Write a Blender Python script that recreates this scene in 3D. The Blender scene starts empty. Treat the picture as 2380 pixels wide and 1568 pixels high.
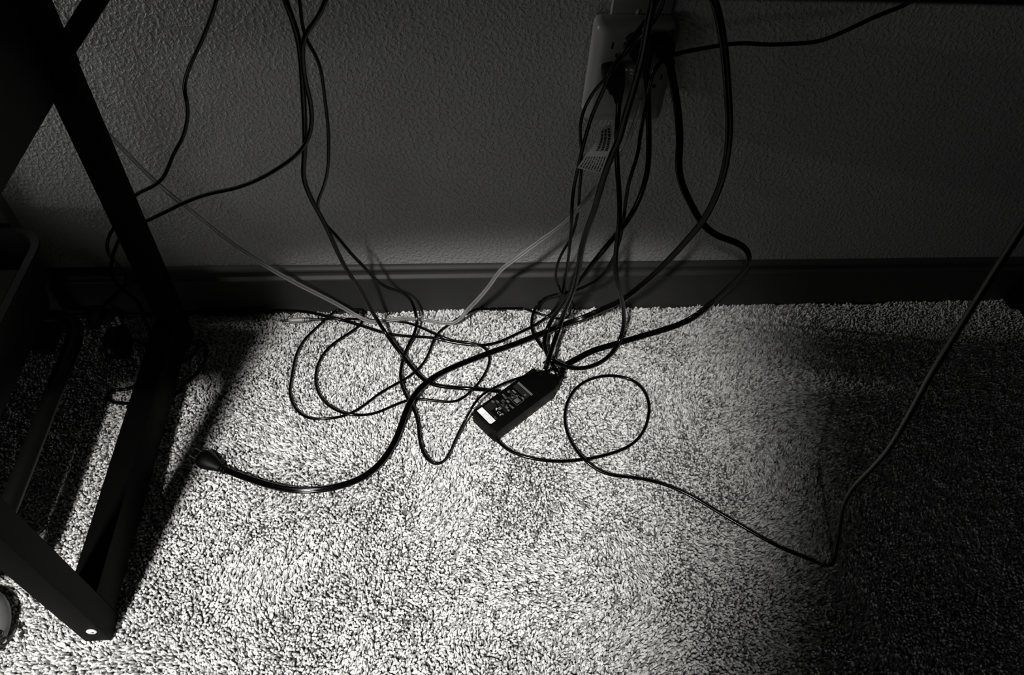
import bpy, bmesh, math, random
import numpy as np
from mathutils import Vector, Matrix, noise

random.seed(7); np.random.seed(7)
SC = bpy.context.scene
COL = SC.collection

# ------------------------------------------------------------------ camera
W, H = 2380, 1568
F, PITCH, YAW, ROLL = 1698.72, 0.868016, 0.141612, 0.0872891
CAM = np.array([0.0, -0.8, 0.864923])
_cp, _sp, _cy, _sy = math.cos(PITCH), math.sin(PITCH), math.cos(YAW), math.sin(YAW)
FW = np.array([_sy*_cp, _cy*_cp, -_sp]); _r = np.array([_cy, -_sy, 0.0]); _u = np.cross(_r, FW)
RT = math.cos(ROLL)*_r + math.sin(ROLL)*_u
UP = -math.sin(ROLL)*_r + math.cos(ROLL)*_u
cam = bpy.data.cameras.new('camera'); co = bpy.data.objects.new('camera', cam); COL.objects.link(co)
cam.sensor_width = 36; cam.lens = 36*F/W; cam.clip_start = 0.02
m = Matrix(((RT[0], UP[0], -FW[0], CAM[0]), (RT[1], UP[1], -FW[1], CAM[1]), (RT[2], UP[2], -FW[2], CAM[2]), (0, 0, 0, 1)))
co.matrix_world = m
cam.dof.use_dof = True; cam.dof.focus_distance = 0.93; cam.dof.aperture_fstop = 11
SC.camera = co

# ------------------------------------------------------------------ light
wd = bpy.data.worlds.new('world'); SC.world = wd; wd.use_nodes = True
wd.node_tree.nodes['Background'].inputs[0].default_value = (0.95, 0.98, 1, 1)
wd.node_tree.nodes['Background'].inputs[1].default_value = 0.008
SC.view_settings.view_transform = 'Standard'; SC.view_settings.look = 'None'
SC.view_settings.gamma = 1; SC.view_settings.use_curve_mapping = False
SC.view_settings.exposure = 0.0

def spot(name, loc, target, power, angle, blend, radius):
    l = bpy.data.lights.new(name, 'SPOT'); l.energy = power; l.spot_size = math.radians(angle)
    l.spot_blend = blend; l.shadow_soft_size = radius; l.color = (1, 0.985, 0.96)
    o = bpy.data.objects.new(name, l); COL.objects.link(o); o.location = loc
    o.rotation_euler = (Vector(target)-Vector(loc)).to_track_quat('-Z', 'Y').to_euler()
    return o
# the room's lamp, behind and to one side of whoever looks under the desk
lamp = spot('room_lamp', (-0.71, -1.85, 2.20), (-0.23, -0.54, 0), 465, 25, 0.9, 0.08)
# oval cone is made up: its soft edge stands in for the viewer's shadow
_q = lamp.rotation_euler.to_matrix(); _z = _q.col[2]; _x = Vector((.74, .67, 0)); _x = (_x-_z*_x.dot(_z)).normalized(); _y = _z.cross(_x)
lamp.matrix_world = Matrix.Translation(lamp.location) @ Matrix((_x, _y, _z)).transposed().to_4x4() @ Matrix.Diagonal((1.34, .80, 1, 1))
# dim light that slips along the wall from beyond the desk's side
spot('side_lamp', (-1.0, -0.044, 0.62), (-0.38, 0.0, 0.40), 19, 52, 1.0, 0.02)

# low, wide, faint fill light, added to brighten the wall under the desk
_a = bpy.data.lights.new('wall_fill_light', 'AREA'); _a.shape = 'RECTANGLE'; _a.size = 1.3; _a.size_y = 0.35; _a.energy = 3.6
_o = bpy.data.objects.new('wall_fill_light', _a); COL.objects.link(_o); _o.location = (-2.0, -2.2, 0.28)
_o.rotation_euler = (Vector((0.0, 0, 0.3))-Vector(_o.location)).to_track_quat('-Z', 'Y').to_euler()

def unray(px, py):
    return FW + RT*(px-W/2)/F - UP*(py-H/2)/F
def at(px, py, z=None, y=None, k=None):
    d = unray(px, py)
    t = k if k is not None else ((z-CAM[2])/d[2] if z is not None else (y-CAM[1])/d[1])
    return CAM + t*d

# ------------------------------------------------------------------ materials
def mat(name, col, rough=0.5, metal=0.0, spec=0.5, bump=None, vary=0.0, trans=0.0, coat=0.0):
    mt = bpy.data.materials.new(name); mt.use_nodes = True; nt = mt.node_tree
    b = nt.nodes['Principled BSDF']
    c = (col, col, col*0.97, 1) if isinstance(col, (int, float)) else (*col, 1)
    b.inputs['Base Color'].default_value = c
    b.inputs['Roughness'].default_value = rough; b.inputs['Metallic'].default_value = metal
    b.inputs['Specular IOR Level'].default_value = spec
    b.inputs['Transmission Weight'].default_value = trans
    b.inputs['Coat Weight'].default_value = coat
    tc = nt.nodes.new('ShaderNodeTexCoord')
    n = nt.nodes.new('ShaderNodeTexNoise'); n.inputs['Scale'].default_value = 60; n.inputs['Detail'].default_value = 4
    nt.links.new(tc.outputs['Object'], n.inputs['Vector'])
    if vary:
        mx = nt.nodes.new('ShaderNodeMix'); mx.data_type = 'RGBA'
        mx.inputs['A'].default_value = tuple(x*(1-vary) for x in c[:3])+(1,)
        mx.inputs['B'].default_value = tuple(min(1, x*(1+vary)) for x in c[:3])+(1,)
        nt.links.new(n.outputs['Fac'], mx.inputs['Factor']); nt.links.new(mx.outputs['Result'], b.inputs['Base Color'])
    if bump:
        n2 = nt.nodes.new('ShaderNodeTexNoise'); n2.inputs['Scale'].default_value = bump[0]; n2.inputs['Detail'].default_value = 3
        nt.links.new(tc.outputs['Object'], n2.inputs['Vector'])
        bp = nt.nodes.new('ShaderNodeBump'); bp.inputs['Strength'].default_value = bump[1]; bp.inputs['Distance'].default_value = bump[2]
        nt.links.new(n2.outputs['Fac'], bp.inputs['Height']); nt.links.new(bp.outputs['Normal'], b.inputs['Normal'])
    return mt
M = {}
M['cord'] = mat('black_cord_vinyl', 0.0008, 0.14, spec=0.2, vary=0.3)
M['plug'] = mat('black_plug_plastic', 0.0014, 0.5, spec=0.12, bump=(900, 0.2, 0.0003))
M['metal_black'] = mat('powder_coated_steel', 0.0012, 0.6, spec=0.04, bump=(1500, 0.25, 0.0002))
M['tube'] = mat('satin_black_tube', 0.006, 0.4, spec=0.3, vary=0.2)
M['chrome'] = mat('bright_metal', 0.8, 0.22, metal=1.0)
M['screw'] = mat('screw_cap', 0.85, 0.4, vary=0.1)
M['bin'] = mat('dark_bin_plastic', 0.006, 0.5, spec=0.3, bump=(400, 0.2, 0.0003))
M['lit_wall'] = mat('lit_wall_grey', 0.10, 0.8, vary=0.2)  # pale grey imitates light on the inside of the bin
M['post'] = mat('grey_post', 0.05, 0.5, vary=0.15)
M['desk'] = mat('desk_board', 0.006, 0.5, spec=0.3, vary=0.3)
M['base'] = mat('dark_painted_wood', 0.036, 0.5, spec=0.3, bump=(90, 0.15, 0.0006), vary=0.12)
M['plate'] = mat('ivory_plastic', 0.175, 0.4, vary=0.04)
M['slot'] = mat('dark_slot', 0.002, 0.9, spec=0.0)
M['clear'] = mat('clear_vinyl', 0.8, 0.10, trans=0.9, spec=0.6)
M['core'] = mat('tinned_copper_core', 0.7, 0.4, metal=0.7)
M['tag'] = mat('paper_tag', 0.55, 0.8, vary=0.08)
M['ink'] = mat('dark_print', 0.03, 0.8)
M['sticker'] = mat('white_sticker', 0.95, 0.6)
M['print'] = mat('grey_print', 0.11, 0.7, vary=0.3)
M['print_dim'] = mat('faint_print', 0.022, 0.7, vary=0.4)
M['print_bright'] = mat('light_print', 0.5, 0.7)
M['jack'] = mat('grey_jack_shell', 0.28, 0.4, metal=0.3)
M['shell'] = mat('grey_satin_shell', 0.16, 0.55, vary=0.15)
M['scrap'] = mat('white_scrap', 0.9, 0.5)

def wall_mat():
    mt = bpy.data.materials.new('textured_wall_paint'); mt.use_nodes = True; nt = mt.node_tree; L = nt.links
    b = nt.nodes['Principled BSDF']; b.inputs['Base Color'].default_value = (.32, .32, .315, 1)
    b.inputs['Roughness'].default_value = 0.5; b.inputs['Specular IOR Level'].default_value = 0.35
    tc = nt.nodes.new('ShaderNodeTexCoord')
    n1 = nt.nodes.new('ShaderNodeTexNoise'); n1.inputs['Scale'].default_value = 210; n1.inputs['Detail'].default_value = 4; n1.inputs['Distortion'].default_value = 0.3
    L.new(tc.outputs['Object'], n1.inputs['Vector'])
    r = nt.nodes.new('ShaderNodeMapRange'); r.interpolation_type = 'SMOOTHSTEP'
    r.inputs['From Min'].default_value = .42; r.inputs['From Max'].default_value = .68
    L.new(n1.outputs['Fac'], r.inputs['Value'])
    n2 = nt.nodes.new('ShaderNodeTexNoise'); n2.inputs['Scale'].default_value = 400; n2.inputs['Detail'].default_value = 2
    L.new(tc.outputs['Object'], n2.inputs['Vector'])
    ad = nt.nodes.new('ShaderNodeMath'); ad.operation = 'MULTIPLY_ADD'; ad.inputs[1].default_value = 0.25
    L.new(n2.outputs['Fac'], ad.inputs[0]); L.new(r.outputs['Result'], ad.inputs[2])
    bp = nt.nodes.new('ShaderNodeBump'); bp.inputs['Strength'].default_value = 1.0; bp.inputs['Distance'].default_value = 0.0009
    L.new(ad.outputs[0], bp.inputs['Height']); L.new(bp.outputs['Normal'], b.inputs['Normal'])
    return mt
M['wall'] = wall_mat()

def carpet_mat(name, inst):
    mt = bpy.data.materials.new(name); mt.use_nodes = True; nt = mt.node_tree; L = nt.links
    b = nt.nodes['Principled BSDF']; b.inputs['Roughness'].default_value = 0.9; b.inputs['Specular IOR Level'].default_value = 0.15
    cr = nt.nodes.new('ShaderNodeValToRGB')
    if inst:
        oi = nt.nodes.new('ShaderNodeObjectInfo'); L.new(oi.outputs['Random'], cr.inputs[0])
        e = cr.color_ramp.elements
        e[0].position = 0; e[0].color = (.16, .16, .155, 1); e[1].position = 1; e[1].color = (.92, .92, .9, 1)
        k = e.new(.12); k.color = (.34, .34, .33, 1)
        k = e.new(.55); k.color = (.68, .68, .66, 1)
    else:
        tc = nt.nodes.new('ShaderNodeTexCoord'); n = nt.nodes.new('ShaderNodeTexNoise'); n.inputs['Scale'].default_value = 300
        L.new(tc.outputs['Object'], n.inputs['Vector']); L.new(n.outputs['Fac'], cr.inputs[0])
        e = cr.color_ramp.elements; e[0].position = .4; e[0].color = (.04, .04, .04, 1); e[1].position = .7; e[1].color = (.16, .16, .155, 1)
    L.new(cr.outputs[0], b.inputs['Base Color'])
    return mt
M['backing'] = carpet_mat('carpet_backing', False)
M['pile'] = carpet_mat('carpet_yarn', True)

# ------------------------------------------------------------------ helpers
def link(name, me, material, parent=None, smooth=True):
    if smooth:
        me.polygons.foreach_set('use_smooth', [True]*len(me.polygons))
    o = bpy.data.objects.new(name, me); COL.objects.link(o)
    if material: me.materials.append(material)
    if parent is not None: o.parent = parent
    return o
def tag(o, label, cat, group=None):
    o['label'] = label; o['category'] = cat
    if group: o['group'] = group
    return o
def root(name, label, cat, loc=(0, 0, 0), group=None):
    o = bpy.data.objects.new(name, None); COL.objects.link(o); o.empty_display_size = 0.02; o.location = loc
    bpy.context.view_layer.update()
    return tag(o, label, cat, group)
def obj(name, bm, material, parent=None, smooth=True, angle=35):
    """links a bmesh given in world coordinates as one mesh"""
    bmesh.ops.recalc_face_normals(bm, faces=bm.faces)
    if parent is not None:
        p = parent; off = Vector((0, 0, 0))
        while p is not None: off += p.location; p = p.parent
        bmesh.ops.translate(bm, vec=-off, verts=bm.verts)
    me = bpy.data.meshes.new(name); bm.to_mesh(me); bm.free()
    o = link(name, me, material, parent, smooth)
    if smooth: me.set_sharp_from_angle(angle=math.radians(angle))
    return o
def box(bm, lo, hi, bev=0.0, seg=2, mtx=None):
    r = bmesh.ops.create_cube(bm, size=1)
    c = [(a+b)/2 for a, b in zip(lo, hi)]; s = [b-a for a, b in zip(lo, hi)]
    vs = r['verts']
    bmesh.ops.scale(bm, vec=s, verts=vs); bmesh.ops.translate(bm, vec=c, verts=vs)
    if bev:
        es = list({e for v in vs for e in v.link_edges})
        q = bmesh.ops.bevel(bm, geom=es, offset=bev, segments=seg, affect='EDGES', profile=0.6)
        vs = list({v for f in q['faces'] for v in f.verts} | {v for v in vs if v.is_valid})
    if mtx is not None: bmesh.ops.transform(bm, matrix=mtx, verts=vs)
    return vs
def BM(): return bmesh.new()
def boxo(name, lo, hi, material, parent=None, bev=0.001, mtx=None, seg=2):
    bm = BM(); box(bm, lo, hi, bev, seg, mtx); return obj(name, bm, material, parent)
def lathe(bm, prof, mtx, n=20, sx=1, sy=1):
    """prof (r, z) round local z"""
    rings = []
    for r, z in prof:
        rings.append([bm.verts.new(mtx @ Vector((sx*r*math.cos(2*math.pi*i/n), sy*r*math.sin(2*math.pi*i/n), z))) for i in range(n)])
    for a, b in zip(rings, rings[1:]):
        for i in range(n): bm.faces.new((a[i], a[(i+1) % n], b[(i+1) % n], b[i]))
    bm.faces.new(rings[0][::-1]); bm.faces.new(rings[-1])
def frame(o, z, x=None):
    """matrix whose z axis is z"""
    z = Vector(z).normalized(); x = Vector(x) if x is not None else Vector((0, 0, 1))
    if abs(x.normalized().dot(z)) > .98: x = Vector((1, 0, 0))
    y = z.cross(x).normalized(); x = y.cross(z)
    o = Vector(o)
    return Matrix(((x.x, y.x, z.x, o.x), (x.y, y.y, z.y, o.y), (x.z, y.z, z.z, o.z), (0, 0, 0, 1)))
def tor(bm, mtx, R, r, n=24, k=8):
    rings = []
    for i in range(n):
        a = 2*math.pi*i/n
        rings.append([bm.verts.new(mtx @ Vector(((R+r*math.cos(b))*math.cos(a), (R+r*math.cos(b))*math.sin(a), r*math.sin(b)))) for b in [2*math.pi*j/k for j in range(k)]])
    for i in range(n):
        a, b = rings[i], rings[(i+1) % n]
        for j in range(k): bm.faces.new((a[j], b[j], b[(j+1) % k], a[(j+1) % k]))
def catmull(P, step=0.004):
    P = [np.asarray(p, float) for p in P]
    Q = [2*P[0]-P[1]]+P+[2*P[-1]-P[-2]]; out = []
    for i in range(1, len(Q)-2):
        a, b, c, d = Q[i-1:i+3]
        # centripetal parameterisation
        t0 = 0; t1 = t0+max(1e-5, np.linalg.norm(b-a))**.5; t2 = t1+max(1e-5, np.linalg.norm(c-b))**.5; t3 = t2+max(1e-5, np.linalg.norm(d-c))**.5
        n = max(2, int(np.linalg.norm(c-b)/(step/3)))
        for t in np.linspace(t1, t2, n, endpoint=False):
            A1 = (t1-t)/(t1-t0)*a+(t-t0)/(t1-t0)*b; A2 = (t2-t)/(t2-t1)*b+(t-t1)/(t2-t1)*c; A3 = (t3-t)/(t3-t2)*c+(t-t2)/(t3-t2)*d
            B1 = (t2-t)/(t2-t0)*A1+(t-t0)/(t2-t0)*A2; B2 = (t3-t)/(t3-t1)*A2+(t-t1)/(t3-t1)*A3
            out.append((t2-t)/(t2-t1)*B1+(t-t1)/(t2-t1)*B2)
    out.append(P[-1]); out = np.array(out)
    s = np.r_[0, np.cumsum(np.linalg.norm(np.diff(out, axis=0), axis=1))]
    n = max(3, int(s[-1]/step)+1); u = np.linspace(0, s[-1], n)
    out = np.stack([np.interp(u, s, out[:, i]) for i in range(3)], 1)
    for _ in range(3):
        out[1:-1] = .25*out[:-2]+.5*out[1:-1]+.25*out[2:]
    return out
def sweep(bm, P, prof, twist=None, scale=None, ref=None):
    """prof: list of (a, b); a lies across the line of sight, b towards the viewer"""
    P = np.asarray(P); n = len(P); T = np.gradient(P, axis=0); T /= np.linalg.norm(T, axis=1)[:, None]+1e-12
    rings = []
    prev = None
    for i in range(n):
        v = (CAM-P[i]) if ref is None else np.asarray(ref, float); v = v/np.linalg.norm(v)
        a = np.cross(T[i], v); na = np.linalg.norm(a)
        if na < .15 and prev is not None: a = prev-T[i]*(prev@T[i])
        a /= np.linalg.norm(a)
        if prev is not None: a = .35*a+.65*prev; a -= T[i]*(a@T[i]); a /= np.linalg.norm(a)
        prev = a; b = np.cross(a, T[i])
        th = twist[i] if twist is not None else 0; c, s = math.cos(th), math.sin(th); k = scale[i] if scale is not None else 1
        rings.append([bm.verts.new(Vector(P[i]+k*((x*c-y*s)*a+(x*s+y*c)*b))) for x, y in prof])
    m = len(prof)
    for p, q in zip(rings, rings[1:]):
        for j in range(m): bm.faces.new((p[j], p[(j+1) % m], q[(j+1) % m], q[j]))
    bm.faces.new(rings[0]); bm.faces.new(rings[-1][::-1])
def round_prof(r, n=12): return [(r*math.cos(2*math.pi*i/n), r*math.sin(2*math.pi*i/n)) for i in range(n)]
def twin_prof(w, t, n=18):
    out = []
    for i in range(n):
        a = 2*math.pi*i/n; x = math.cos(a); g = 1-.38*math.exp(-(x/.28)**2)
        out.append((w*x, t*math.copysign(abs(math.sin(a))**.75, math.sin(a))*g))
    return out
def prism(bm, pts, y0, y1, bev=0.0015):
    """outline of world x,z points extruded from y0 to y1"""
    a = [bm.verts.new((p[0], y0, p[1])) for p in pts]
    f = bm.faces.new(a)
    r = bmesh.ops.extrude_face_region(bm, geom=[f]); vs = [g for g in r['geom'] if isinstance(g, bmesh.types.BMVert)]
    bmesh.ops.translate(bm, vec=(0, y1-y0, 0), verts=vs)
    bmesh.ops.recalc_face_normals(bm, faces=bm.faces)
    if bev:
        es = [e for e in bm.edges if all(abs(v.co.y-y0) < 1e-6 for v in e.verts)]
        bmesh.ops.bevel(bm, geom=es, offset=bev, segments=3, affect='EDGES')

# ------------------------------------------------------------------ room shell
bm = BM(); box(bm, (-1.7, -2.6, -0.06), (2.1, 0.12, -0.0075)); o = obj('floor', bm, M['backing'], smooth=False); o['kind'] = 'structure'
bm = BM(); box(bm, (-1.7, 0, -0.0075), (2.1, 0.12, 1.2)); o = obj('wall_back', bm, M['wall'], smooth=False); o['kind'] = 'structure'
bm = BM()
prof = [(0, -.007), (-.0125, -.007), (-.0125, .0655), (-.0135, .0675), (-.0135, .0695), (-.0125, .071), (-.0088, .0728), (-.0072, .0755), (-.0068, .079), (-.0078, .0812),
        (-.0086, .0822), (-.0086, .0838), (-.0066, .0862), (-.0040, .0880), (-.0028, .0887), (0, .0887)]
xs = np.linspace(-1.7, 2.1, 2)
rings = [[bm.verts.new((x, y, z)) for y, z in prof] for x in xs]
for a, b in zip(rings, rings[1:]):
    for j in range(len(prof)-1): bm.faces.new((a[j], b[j], b[j+1], a[j+1]))
bm.faces.new(rings[0]); bm.faces.new(rings[-1][::-1])
o = obj('baseboard_back', bm, M['base'], angle=50); o['kind'] = 'structure'

# ------------------------------------------------------------------ carpet pile (stuff)
def tuft_mesh():
    bm = BM(); n = 6
    prof = [(.55, -.1), (.85, .25), (1.0, .55), (.9, .8), (.5, .97)]
    rings = []
    for r, z in prof:
        bend = .25*z*z
        rings.append([bm.verts.new(((.00150*r*math.cos(2*math.pi*i/n)+.0022*bend), .00126*r*math.sin(2*math.pi*i/n), .0080*z)) for i in range(n)])
    for a, b in zip(rings, rings[1:]):
        for i in range(n): bm.faces.new((a[i], a[(i+1) % n], b[(i+1) % n], b[i]))
    top = bm.verts.new((.0006, 0, .0082))
    for i in range(n): bm.faces.new((rings[-1][i], rings[-1][(i+1) % n], top))
    me = bpy.data.meshes.new('yarn_tuft'); bm.to_mesh(me); bm.free()
    me.polygons.foreach_set('use_smooth', [True]*len(me.polygons)); me.materials.append(M['pile'])
    return me
def build_pile():
    sp = 0.0030
    X, Y = np.meshgrid(np.arange(-.78, 1.2, sp), np.arange(-.74, -.0135, sp*.87))
    X[::2] += sp/2
    X = X.ravel()+np.random.uniform(-.42, .42, X.size)*sp; Y = Y.ravel()+np.random.uniform(-.42, .42, Y.size)*sp
    # visible trapezoid plus a margin
    keep = (X > -.62-.35*(Y+.02)*-1*0-.16) & (X < 1.16+(Y)*.62) & (Y < -.0135)
    X, Y = X[keep], Y[keep]; n = len(X)
    def fbm(x, y, s, seed):
        # cheap smooth value noise
        rng = np.random.RandomState(seed); G = rng.uniform(-1, 1, (256, 256)); out = 0; amp = 1; tot = 0
        for o_ in range(3):
            u = x/s*2**o_+50; v = y/s*2**o_+50; iu = np.floor(u).astype(int); iv = np.floor(v).astype(int); fu = u-iu; fv = v-iv
            fu = fu*fu*(3-2*fu); fv = fv*fv*(3-2*fv); g = lambda a, b: G[(iu+a) % 256, (iv+b) % 256]
            out = out+amp*((g(0, 0)*(1-fu)+g(1, 0)*fu)*(1-fv)+(g(0, 1)*(1-fu)+g(1, 1)*fu)*fv); tot += amp; amp *= .55
        return out/tot
    # pile leans in patches, as trodden carpet does
    lx = 1.0*fbm(X, Y, .11, 1)+.10; ly = 1.1*fbm(X, Y, .11, 2)-.05
    lx2 = .55*fbm(X, Y, .012, 3); ly2 = .55*fbm(X, Y, .012, 4)
    tx = np.clip(lx+lx2, -1, 1)*.85+np.random.normal(0, .20, n); ty = np.clip(ly+ly2, -1, 1)*.85+np.random.normal(0, .20, n)
    lean = np.hypot(tx, ty); az = np.arctan2(ty, tx)
    lean = np.clip(lean, 0, 1.05)
    clump = fbm(X, Y, .0075, 5)
    zb = np.full(n, -.0072)
    me = bpy.data.meshes.new('pile_points'); me.vertices.add(n)
    me.vertices.foreach_set('co', np.stack([X, Y, zb], 1).ravel())
    rot = me.attributes.new('rot', 'FLOAT_VECTOR', 'POINT')
    # XYZ euler: lean about y, then turn about z so that local x points along the lean
    rot.data.foreach_set('vector', np.stack([np.random.normal(0, .12, n), lean, az], 1).astype(np.float32).ravel())
    sc = me.attributes.new('scl', 'FLOAT_VECTOR', 'POINT')
    w_ = np.random.uniform(.85, 1.35, n); h_ = np.random.uniform(.72, 1.02, n)*(1+.34*clump)
    sc.data.foreach_set('vector', np.stack([w_, w_*np.random.uniform(.8, 1.1, n), h_], 1).astype(np.float32).ravel())
    o = bpy.data.objects.new('carpet_pile', me); COL.objects.link(o)
    proto = bpy.data.objects.new('yarn_tuft', tuft_mesh())
    ng = bpy.data.node_groups.new('pile', 'GeometryNodeTree')
    ng.interface.new_socket('Geometry', in_out='INPUT', socket_type='NodeSocketGeometry')
    ng.interface.new_socket('Geometry', in_out='OUTPUT', socket_type='NodeSocketGeometry')
    N = ng.nodes; L = ng.links
    gi, go = N.new('NodeGroupInput'), N.new('NodeGroupOutput')
    ip = N.new('GeometryNodeInstanceOnPoints'); oi = N.new('GeometryNodeObjectInfo'); oi.inputs['Object'].default_value = proto
    mp = N.new('GeometryNodeMeshToPoints')
    def named(nm):
        a = N.new('GeometryNodeInputNamedAttribute'); a.data_type = 'FLOAT_VECTOR'; a.inputs['Name'].default_value = nm; return a
    ra, sa = named('rot'), named('scl')
    er = N.new('FunctionNodeEulerToRotation')
    L.new(ra.outputs['Attribute'], er.inputs[0])
    L.new(gi.outputs[0], mp.inputs[0]); L.new(mp.outputs[0], ip.inputs['Points']); L.new(oi.outputs['Geometry'], ip.inputs['Instance'])
    L.new(er.outputs[0], ip.inputs['Rotation']); L.new(sa.outputs['Attribute'], ip.inputs['Scale']); L.new(ip.outputs[0], go.inputs[0])
    md = o.modifiers.new('pile', 'NODES'); md.node_group = ng
    me.materials.append(M['pile'])
    o['kind'] = 'stuff'; tag(o, 'pale flecked cut-pile carpet, trodden into soft patches', 'carpet')
    print('tufts', n)
build_pile()

# ------------------------------------------------------------------ desk
desk = root('desk', 'black steel-framed desk with square tube legs and a low side rail', 'desk', (0, 0, 0))
XL, XR = -.4055, -.3765
def leg(lo, hi, name='leg'):
    return boxo(name, lo, hi, M['metal_black'], desk, 0.0012)
fl = leg((XL, -.503, 0), (XR, -.475, .748))
rl = leg((XL, -.083, 0), (XR, -.054, .748))
leg((.952, -.035, 0), (.981, -.006, .748))
leg((.952, -.455, 0), (.981, -.427, .748))
boxo('side_rail', (XL, -.4748, .013), (XR, -.0832, .069), M['metal_black'], desk, 0.0012)
boxo('side_rail', (.952, -.4268, .013), (.981, -.0352, .069), M['metal_black'], desk, 0.0012)
boxo('drawer_box', (-.93, -.4745, .4195), (XL+.010, -.0835, .748), M['desk'], desk, 0.0008)
boxo('tabletop', (-.95, -.55, .7487), (1.03, -.012, .769), M['desk'], desk, 0.002)
# diagonal brace from the rear leg up to the tabletop
a = Vector((-.378, -.068, .462)); b = Vector((-.13, -.068, .722)); d = (b-a); ln = d.length
mt_ = frame(a, d, (0, 1, 0)); bm = BM(); box(bm, (-.006, -.0095, 0), (.006, .0095, ln), .001, 2, mt_); obj('brace', bm, M['metal_black'], desk)
bm = BM(); box(bm, (-.3768, -.078, .440), (-.3742, -.056, .478), .0006); lathe(bm, [(.004, 0), (.004, .002), (.0025, .003)], frame((-.3742, -.067, .446), (1, 0, 0)), 12)
obj('brace_bracket', bm, M['metal_black'], desk)
# pale screw cap low on the front leg
bm = BM(); lathe(bm, [(.0052, 0), (.0054, .0012), (.0046, .0019), (.0012, .0021)], frame((-.3870, -.5028, .032), (0, -1, 0)), 24)
sc_ = obj('screw_cap', bm, M['screw'], desk); sc_['label'] = 'bright round screw cap'
bm = BM(); box(bm, (-.0012, -.0003, -.0003), (.0022, .0003, .0003), 0, 1, Matrix.Translation((-.3862, -.5050, .0322)) @ Matrix.Rotation(-.3, 4, 'Y'))
box(bm, (-.0003, -.0003, -.0012), (.0003, .0003, .0012), 0, 1, Matrix.Translation((-.3852, -.5050, .0322)))
obj('cross_slot', bm, M['slot'], sc_, smooth=False)
for (x, y) in ((-.391, -.489), (-.391, -.0685), (.9665, -.0205), (.9665, -.441)):
    bm = BM(); lathe(bm, [(.009, -.0055), (.010, -.004), (.010, -.0005)], Matrix.Translation((x, y, 0)), 16); obj('foot_pad', bm, M['plug'], desk)

# ------------------------------------------------------------------ storage cart on the side of the desk
cart = root('storage_cart', 'black plastic tray bin on a bent tube frame with small casters', 'cart')
def rr(x0, x1, y0, y1, r, z, n=8):
    out = []
    for cx, cy, a0 in ((x1-r, y1-r, 0), (x0+r, y1-r, 90), (x0+r, y0+r, 180), (x1-r, y0+r, 270)):
        for i in range(n+1):
            a = math.radians(a0+90*i/n); out.append((cx+r*math.cos(a), cy+r*math.sin(a), z))
    return out
bm = BM()
lay = [rr(-.760, -.535, -.505, -.071, .028, .1045), rr(-.765, -.527, -.512, -.066, .034, .108), rr(-.785, -.5115, -.526, -.047, .038, .196), rr(-.788, -.5075, -.529, -.043, .040, .197), rr(-.788, -.5075, -.529, -.043, .040, .203),
       rr(-.779, -.5165, -.520, -.052, .032, .203), rr(-.762, -.531, -.508, -.069, .030, .109)]
R_ = [[bm.verts.new(p) for p in l] for l in lay]
for a, b in zip(R_, R_[1:]):
    for j in range(len(a)): bm.faces.new((a[j], a[(j+1) % len(a)], b[(j+1) % len(a)], b[j]))
bm.faces.new(R_[0][::-1]); bm.faces.new(R_[-1])
obj('bin', bm, M['bin'], cart, angle=50)
tp = catmull([(-.80, -.40, .092), (-.80, -.14, .092), (-.797, -.118, .092), (-.782, -.103, .092), (-.76, -.0985, .092), (-.54, -.0985, .092), (-.512, -.102, .092), (-.497, -.114, .092), (-.4895, -.135, .092), (-.4885, -.20, .092), (-.4885, -.425, .092), (-.492, -.450, .092), (-.51, -.468, .092), (-.60, -.472, .092)], .006)
bm = BM(); sweep(bm, tp, round_prof(.0105, 16), ref=(0, 0, 1)); obj('frame_tube', bm, M['tube'], cart)
boxo('upright', (-.585, -.034, .02), (-.5575, -.0155, .262), M['post'], cart, .002)
boxo('upright', (-.785, -.034, .02), (-.7575, -.0155, .262), M['post'], cart, .002)
boxo('upright_foot', (-.585, -.10, .014), (-.5575, -.034, .026), M['tube'], cart, .001)
def caster(x, y, parent):
    bm = BM(); lathe(bm, [(.0075, .046), (.0088, .047), (.0062, .049), (.0062, .051), (.0088, .0525), (.0062, .0545), (.0062, .0565), (.0088, .058), (.0064, .060), (.0064, .066)], Matrix.Translation((x, y, 0)), 20)
    st = obj('caster_stem', bm, M['chrome'], parent)
    bm = BM(); bmesh.ops.create_uvsphere(bm, u_segments=20, v_segments=12, radius=1)
    bmesh.ops.scale(bm, vec=(.0155, .030, .021), verts=bm.verts); bmesh.ops.translate(bm, vec=(x, y-.014, .026), verts=bm.verts)
    for v in bm.verts:
        if v.co.z < .018: v.co.z = .018
    hd = obj('caster_hood', bm, M['tube'], parent)
    bm = BM(); box(bm, (x-.013, y-.012, .066), (x+.008, y+.008, .070), .001); box(bm, (x-.020, y-.03, .068), (x-.004, y+.004, .083), .002)
    obj('caster_bracket', bm, M['tube'], parent)
    for s in (-1, 1):
        bm = BM(); lathe(bm, [(.012, 0), (.019, .0008), (.0205, .003), (.0205, .0065), (.019, .0085)], frame((x+s*.0045, y-.018, .0205), (s, 0, 0)), 24)
        obj('caster_wheel', bm, M['plug'], parent)
caster(-.471, -.072, cart); caster(-.60, -.47, cart); caster(-.80, -.15, cart); caster(-.80, -.39, cart)
bx = root('lit_wall_block', 'grey block inside the black bin, standing in for its lit inner wall', 'box', (-.62, -.15, .11))  # made-up block, its grey stands in for the bin's lit inner wall
bm = BM(); box(bm, (-.72, -.26, .1100), (-.545, -.088, .163), .002, 2); obj('block_body', bm, M['lit_wall'], bx)
bm = BM(); box(bm, (-.722, -.262, .1632), (-.543, -.086, .170), .002, 2); obj('block_top', bm, M['lit_wall'], bx)

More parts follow.
